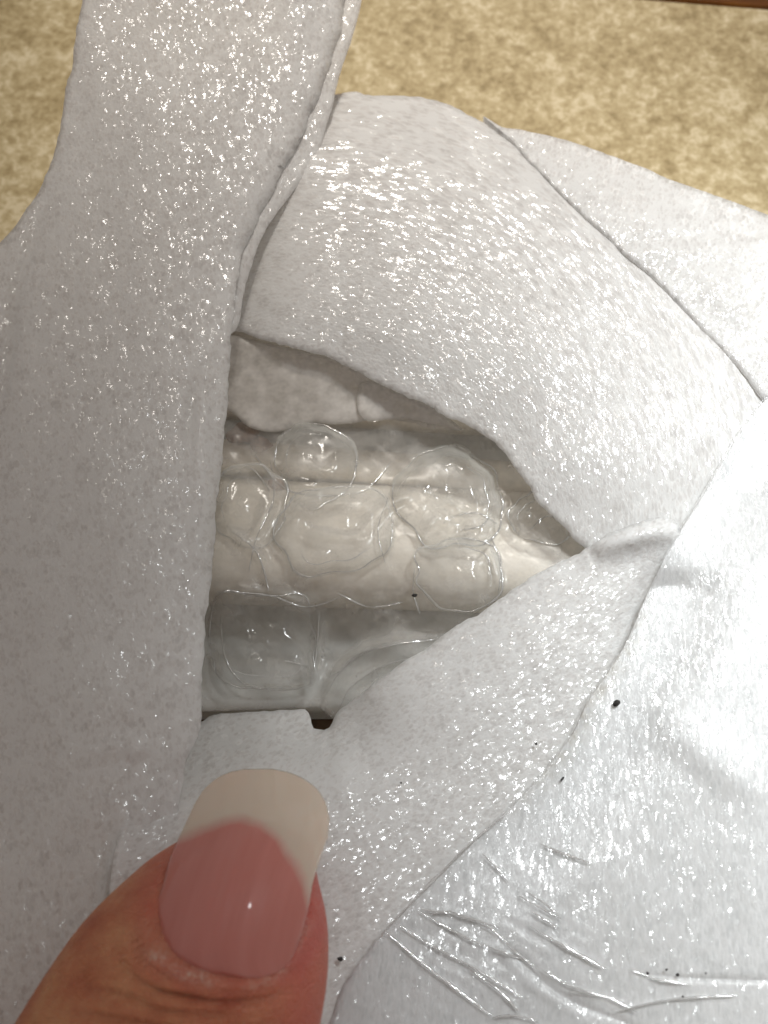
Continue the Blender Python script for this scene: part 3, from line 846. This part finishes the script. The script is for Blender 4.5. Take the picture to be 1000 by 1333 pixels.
rh = lambda x, y: film_h(np.array([[x, y]], float))[0] + 0.1
lh = lambda x, y: lower_f(np.array([[x, y]], float))[0] + 0.3
crumb(803, 915, 0.34, 'largest black crumb, lying on the bright film covered foam', rh(803, 915), 1.3, 0.9)
crumb(540, 775, 0.22, 'small dark crumb on the bubble wrap inside the opening', bw_h(np.array([[540., 775.]]))[0] + 2.0, 1.4, 0.2)
crumb(443, 1248, 0.25, 'dark crumb on the foam just right of the thumb', lh(443, 1248), 1.3, -0.3)
crumb(698, 968, 0.14, 'tiny round black crumb on the lower foam flap near the film edge', lh(698, 968))
crumb(522, 1019, 0.11, 'tiny crumb in the middle of the lower foam flap', lh(522, 1019))
crumb(732, 1014, 0.18, 'thin slanted dark crumb beside the film edge', rh(736, 1012), 2.0, 0.8)
crumb(843, 1267, 0.14, 'left end crumb of the cluster above the lower right film crease', rh(843, 1267))
crumb(868, 1262, 0.13, 'topmost crumb of the cluster above the lower right film crease', rh(868, 1262))
crumb(882, 1269, 0.17, 'biggest crumb of the cluster above the lower right film crease', rh(882, 1269))
crumb(919, 1267, 0.09, 'right end crumb of the cluster above the lower right film crease', rh(919, 1267))
crumb(889, 1297, 0.10, 'small crumb just under the lower right film crease', rh(889, 1297))

# ------------------------------------------------------------------ person: the thumb, and the hand behind it below the frame
NV = np.array([0, -math.sin(TILT), math.cos(TILT)])            # towards the lens
rings = [  # py, cx, half width (picture points), centre height, half depth (mm)
    (1068, 322, 22, 7.3, 1.4), (1080, 320, 52, 7.2, 3.0), (1098, 316, 84, 7.3, 4.7), (1120, 302, 106, 7.7, 5.9), (1150, 287, 127, 8.2, 6.9), (1200, 267, 158, 8.5, 7.8), (1260, 246, 181, 8.5, 8.3),
    (1333, 218, 199, 8.4, 8.8), (1420, 180, 214, 8.4, 9.2), (1520, 130, 220, 8.2, 9.4), (1640, 60, 214, 7.6, 9.2), (1780, -20, 214, 6.5, 9.4), (1920, -110, 240, 4.0, 10.5)]
R = np.array(rings, float)
yy = np.concatenate([np.arange(1068, 1120, 3.0), np.arange(1120, 1345, 4.0), np.arange(1345, 1921, 16.0)])
def interp(col):
    # smooth (Catmull-Rom) interpolation of a column over py
    x = R[:, 0]; y = R[:, col]
    m = np.gradient(y, x)
    k = np.clip(np.searchsorted(x, yy, side='right') - 1, 0, len(x) - 2)
    hh = x[k + 1] - x[k]; t = (yy - x[k]) / hh
    return (2*t**3-3*t**2+1)*y[k] + (t**3-2*t**2+t)*hh*m[k] + (-2*t**3+3*t**2)*y[k+1] + (t**3-t**2)*hh*m[k+1]
CX, HW, ZCN, HD = interp(1), interp(2), interp(3), interp(4)
nseg = 110
NAIL = np.array([(205, 1168), (196, 1205), (202, 1235), (228, 1256), (270, 1268), (310, 1274), (345, 1266), (368, 1246), (388, 1214), (400, 1180), (406, 1150), (420, 1110), (428, 1080), (400, 1020), (330, 1003), (270, 1015), (245, 1050), (233, 1092), (216, 1125)], float)
NAILC = catmull(NAIL, True, 6)
hv, hpx = [], []
for i, y in enumerate(yy):
    c = at(CX[i], y, ZCN[i])
    wpt = at(CX[i] + HW[i], y, ZCN[i])
    hw = wpt[0] - c[0]
    for k in range(nseg):
        a = k / nseg * 2 * math.pi
        ca, sa = math.cos(a), math.sin(a)
        e = 2.25
        q = (abs(ca) ** e + abs(sa) ** e) ** (-1 / e)
        p = c + RGT * hw * q * ca + NV * HD[i] * q * sa
        hv.append(p)
        d = p - CAM; z = d @ FWD
        hpx.append((500 + FPX * (d @ RGT) / z, 666.5 - FPX * (d @ UPV) / z, sa))
hv = np.array(hv); hpx = np.array(hpx)
dn, al, sd = dist_poly(hpx[:, :2], NAILC, True)
ins = inside(hpx[:, :2], NAILC)
top = np.clip(hpx[:, 2] * 3, 0, 1)
sdist = np.where(ins, -dn, dn)
low_fold = np.clip((hpx[:, 1] - 1130) / 40, 0, 1)
disp = top * low_fold * ((0.30 + 0.22 * fbm(hpx[:, 0] * 0.05, hpx[:, 1] * 0.05, 3)) * np.exp(-((sdist - 9) / (9.0)) ** 2) + 0.22 * np.exp(-((sdist - 26) / 8.0) ** 2) * (hpx[:, 0] < 300)) - top * 0.7 * np.clip(-sdist / 10, 0, 1)
# fine folds of skin below the nail
wr = np.zeros(len(hv))
for ln, amp, w in (([(195, 1292), (255, 1302), (330, 1305), (380, 1290)], -0.5, 5), ([(120, 1285), (170, 1300), (210, 1318), (300, 1322)], -0.45, 5), ([(90, 1318), (160, 1330), (240, 1345), (330, 1340)], -0.5, 6), ([(150, 1225), (165, 1262), (205, 1290), (260, 1300)], -0.35, 4), ([(100, 1240), (112, 1280), (140, 1310)], -0.25, 5),
                   ([(180, 1190), (176, 1220), (190, 1252), (225, 1276)], -0.3, 5), ([(402, 1165), (396, 1205), (376, 1240), (352, 1270)], -0.55, 5), ([(372, 1300), (376, 1270), (398, 1230)], -0.18, 6)):
    wr += crease(hpx[:, :2], ln, amp, w)
disp += top * wr
hv = hv + NV * disp[:, None]
hf = []
ny = len(yy)
for i in range(ny - 1):
    for k in range(nseg):
        k2 = (k + 1) % nseg
        hf.append((i * nseg + k, (i + 1) * nseg + k, (i + 1) * nseg + k2, i * nseg + k2))
hf.append(tuple(range(nseg)))
dry_noise = np.clip(0.6 + 0.7 * fbm(hpx[:, 0] * 0.045, hpx[:, 1] * 0.045, 3), 0, 1)
red = np.exp(-(np.maximum(sdist, 0) / 34.0) ** 2) * 0.55 + 0.75 / (1 + np.exp(-(hpx[:, 0] - 365) / 14.0)) * (hpx[:, 1] > 1120)
dry = dry_noise * np.exp(-((sdist - 5) / 9.0) ** 2) * np.clip((hpx[:, 1] - 1190) / 40, 0, 1)

# rest of the hand: palm, wrist and four curled fingers, one skin grown over joints, then joined with the thumb
def skinned(chains):
    me = bpy.data.meshes.new('hand_core'); V, E, Rr = [], [], []
    for ch in chains:
        prev = ch[0]
        for p, r in ch[1]:
            V.append(tuple(np.array(p) * MM)); Rr.append(r * MM)
            if prev is not None: E.append((prev, len(V) - 1))
            prev = len(V) - 1
    me.from_pydata(V, E, [])
    o = bpy.data.objects.new('hand_core', me); scene.collection.objects.link(o)
    o.modifiers.new('skin', 'SKIN')
    for i, r in enumerate(Rr): me.skin_vertices[0].data[i].radius = (r, r)
    me.skin_vertices[0].data[0].use_root = True
    s = o.modifiers.new('sub', 'SUBSURF'); s.levels = 2
    dg = bpy.context.evaluated_depsgraph_get()
    ev = o.evaluated_get(dg).to_mesh()
    W = np.array([v.co[:] for v in ev.vertices]) / MM; Fc = [tuple(p.vertices) for p in ev.polygons]
    bpy.data.objects.remove(o)
    return W, Fc
end = at(CX[-1], yy[-1], ZCN[-1])
ex, ey = end[0], end[1]
wrist = (ex - 26, ey - 58, 2)
chains = [(None, [(wrist, 20), ((ex - 24, ey - 30, 3), 19), ((ex - 30, ey - 4, 4), 18), ((ex - 36, ey + 20, 5), 15)]),      # 0..3 palm
          (0, [((ex - 30, ey - 95, 0), 21), ((ex - 34, ey - 140, -2), 24)]),                                               # 4,5 forearm
          (2, [((ex - 12, ey - 6, 4), 14), ((ex - 4, ey - 2, 4.0), 11)]),                                                  # 6,7 thumb root
          (3, [((ex - 32, ey + 38, 6), 9.0), ((ex - 30, ey + 50, 0), 8.2), ((ex - 27, ey + 46, -9), 7.2), ((ex - 23, ey + 32, -14), 6.2)]),
          (3, [((ex - 46, ey + 36, 6), 9.0), ((ex - 47, ey + 50, -1), 8.2), ((ex - 43, ey + 45, -10), 7.2), ((ex - 38, ey + 30, -14), 6.2)]),
          (3, [((ex - 58, ey + 28, 5), 8.5), ((ex - 61, ey + 42, -2), 7.6), ((ex - 57, ey + 38, -11), 6.8), ((ex - 51, ey + 25, -14), 5.9)]),
          (3, [((ex - 66, ey + 14, 3), 7.5), ((ex - 72, ey + 26, -4), 6.5), ((ex - 69, ey + 22, -12), 5.8), ((ex - 63, ey + 12, -14.5), 5.0)])]
cw, cf = skinned(chains)
base = len(hv)
allv = np.concatenate([hv, cw]); allf = list(hf) + [tuple(base + i for i in f) for f in cf]
person = empty('person', (ex - 25, ey, ZC), 'bare hand pressing a long thumbnail on the foam at the lower left', 'person')
hand = link_mesh('hand', allv, allf, M_skin, person)
for nm, arr in (('redness', red), ('dryness', dry)):
    a = hand.data.attributes.new(nm, 'FLOAT', 'POINT')
    full = np.zeros(len(allv), np.float32); full[:base] = np.clip(arr, 0, 1)
    a.data.foreach_set('value', full)

# the nail: a curved plate, pink over its bed and pale at the free edge
nrows = [(1273, 306, 30, 15.5), (1266, 296, 66, 15.85), (1256, 292, 84, 16.1), (1240, 291, 93, 16.35), (1215, 294, 99, 16.5), (1180, 302, 100, 16.3), (1150, 310, 97, 15.7), (1120, 318, 98, 14.7), (1090, 330, 97, 13.3),
         (1065, 337, 92, 11.8), (1045, 339, 85, 10.4), (1028, 339, 74, 9.1), (1014, 338, 57, 8.1), (1006, 337, 39, 7.5), (1002, 336, 18, 7.2)]
Q = np.array(nrows, float)
vv = np.concatenate([np.linspace(0, len(Q) - 1, 90)])
def qi(c): return np.interp(vv, np.arange(len(Q)), Q[:, c])
def smooth(a, k=3):
    for _ in range(k): a = np.concatenate([[a[0]], (a[:-2] + 2 * a[1:-1] + a[2:]) / 4, [a[-1]]])
    return a
qy, qx, qw, qz = smooth(qi(0)), smooth(qi(1)), smooth(qi(2), 1), smooth(qi(3), 6)
nu = 61
nvv, nuv, fe = [], [], []
for i in range(len(vv)):
    for j in range(nu):
        u = -1 + 2 * j / (nu - 1)
        px = qx[i] + qw[i] * u
        off = (px - qx[i]) / 100.0
        # the row of a curved plate sags towards its sides
        z = qz[i] - 2.9 * off * off + 0.05 * vnoise(np.array(off * 9.0), np.array(i * 0.03))
        py = qy[i] - 6 * off * off * 0
        nvv.append(at(px, py, float(z)))
        nuv.append((off + 0.28 * (qy[i] - 1140) / 130.0 * 0.35, (1273 - qy[i]) / 140.0))
        # where the plate leaves its bed: a curve that reaches further up in the middle
        fe.append((px, py))
fe = np.array(fe)
bed_edge = catmull([(190, 1100), (235, 1090), (262, 1078), (300, 1066), (330, 1068), (356, 1084), (376, 1108), (392, 1135), (402, 1165), (412, 1200)], False, 4)
d, a_, s_ = dist_poly(fe, bed_edge)
free = np.clip(0.5 - s_ * d / 90.0, 0, 1)
nvv = np.array(nvv); nr = len(vv)
under = nvv - NV * 0.35
F = []
for i in range(nr - 1):
    for j in range(nu - 1):
        q = (i * nu + j, i * nu + j + 1, (i + 1) * nu + j + 1, (i + 1) * nu + j)
        F.append(q); F.append(tuple(nr * nu + x for x in q[::-1]))
loop = [j for j in range(nu)] + [i * nu + nu - 1 for i in range(1, nr)] + [(nr - 1) * nu + j for j in range(nu - 2, -1, -1)] + [i * nu for i in range(nr - 2, 0, -1)]
for a, b in zip(loop, loop[1:] + loop[:1]): F.append((b, a, nr * nu + a, nr * nu + b))
nail = link_mesh('thumbnail', np.concatenate([nvv, under]), F, M_nail, person, np.concatenate([np.array(nuv)] * 2))
a = nail.data.attributes.new('free_edge', 'FLOAT', 'POINT')
a.data.foreach_set('value', np.concatenate([free, free]).astype(np.float32))
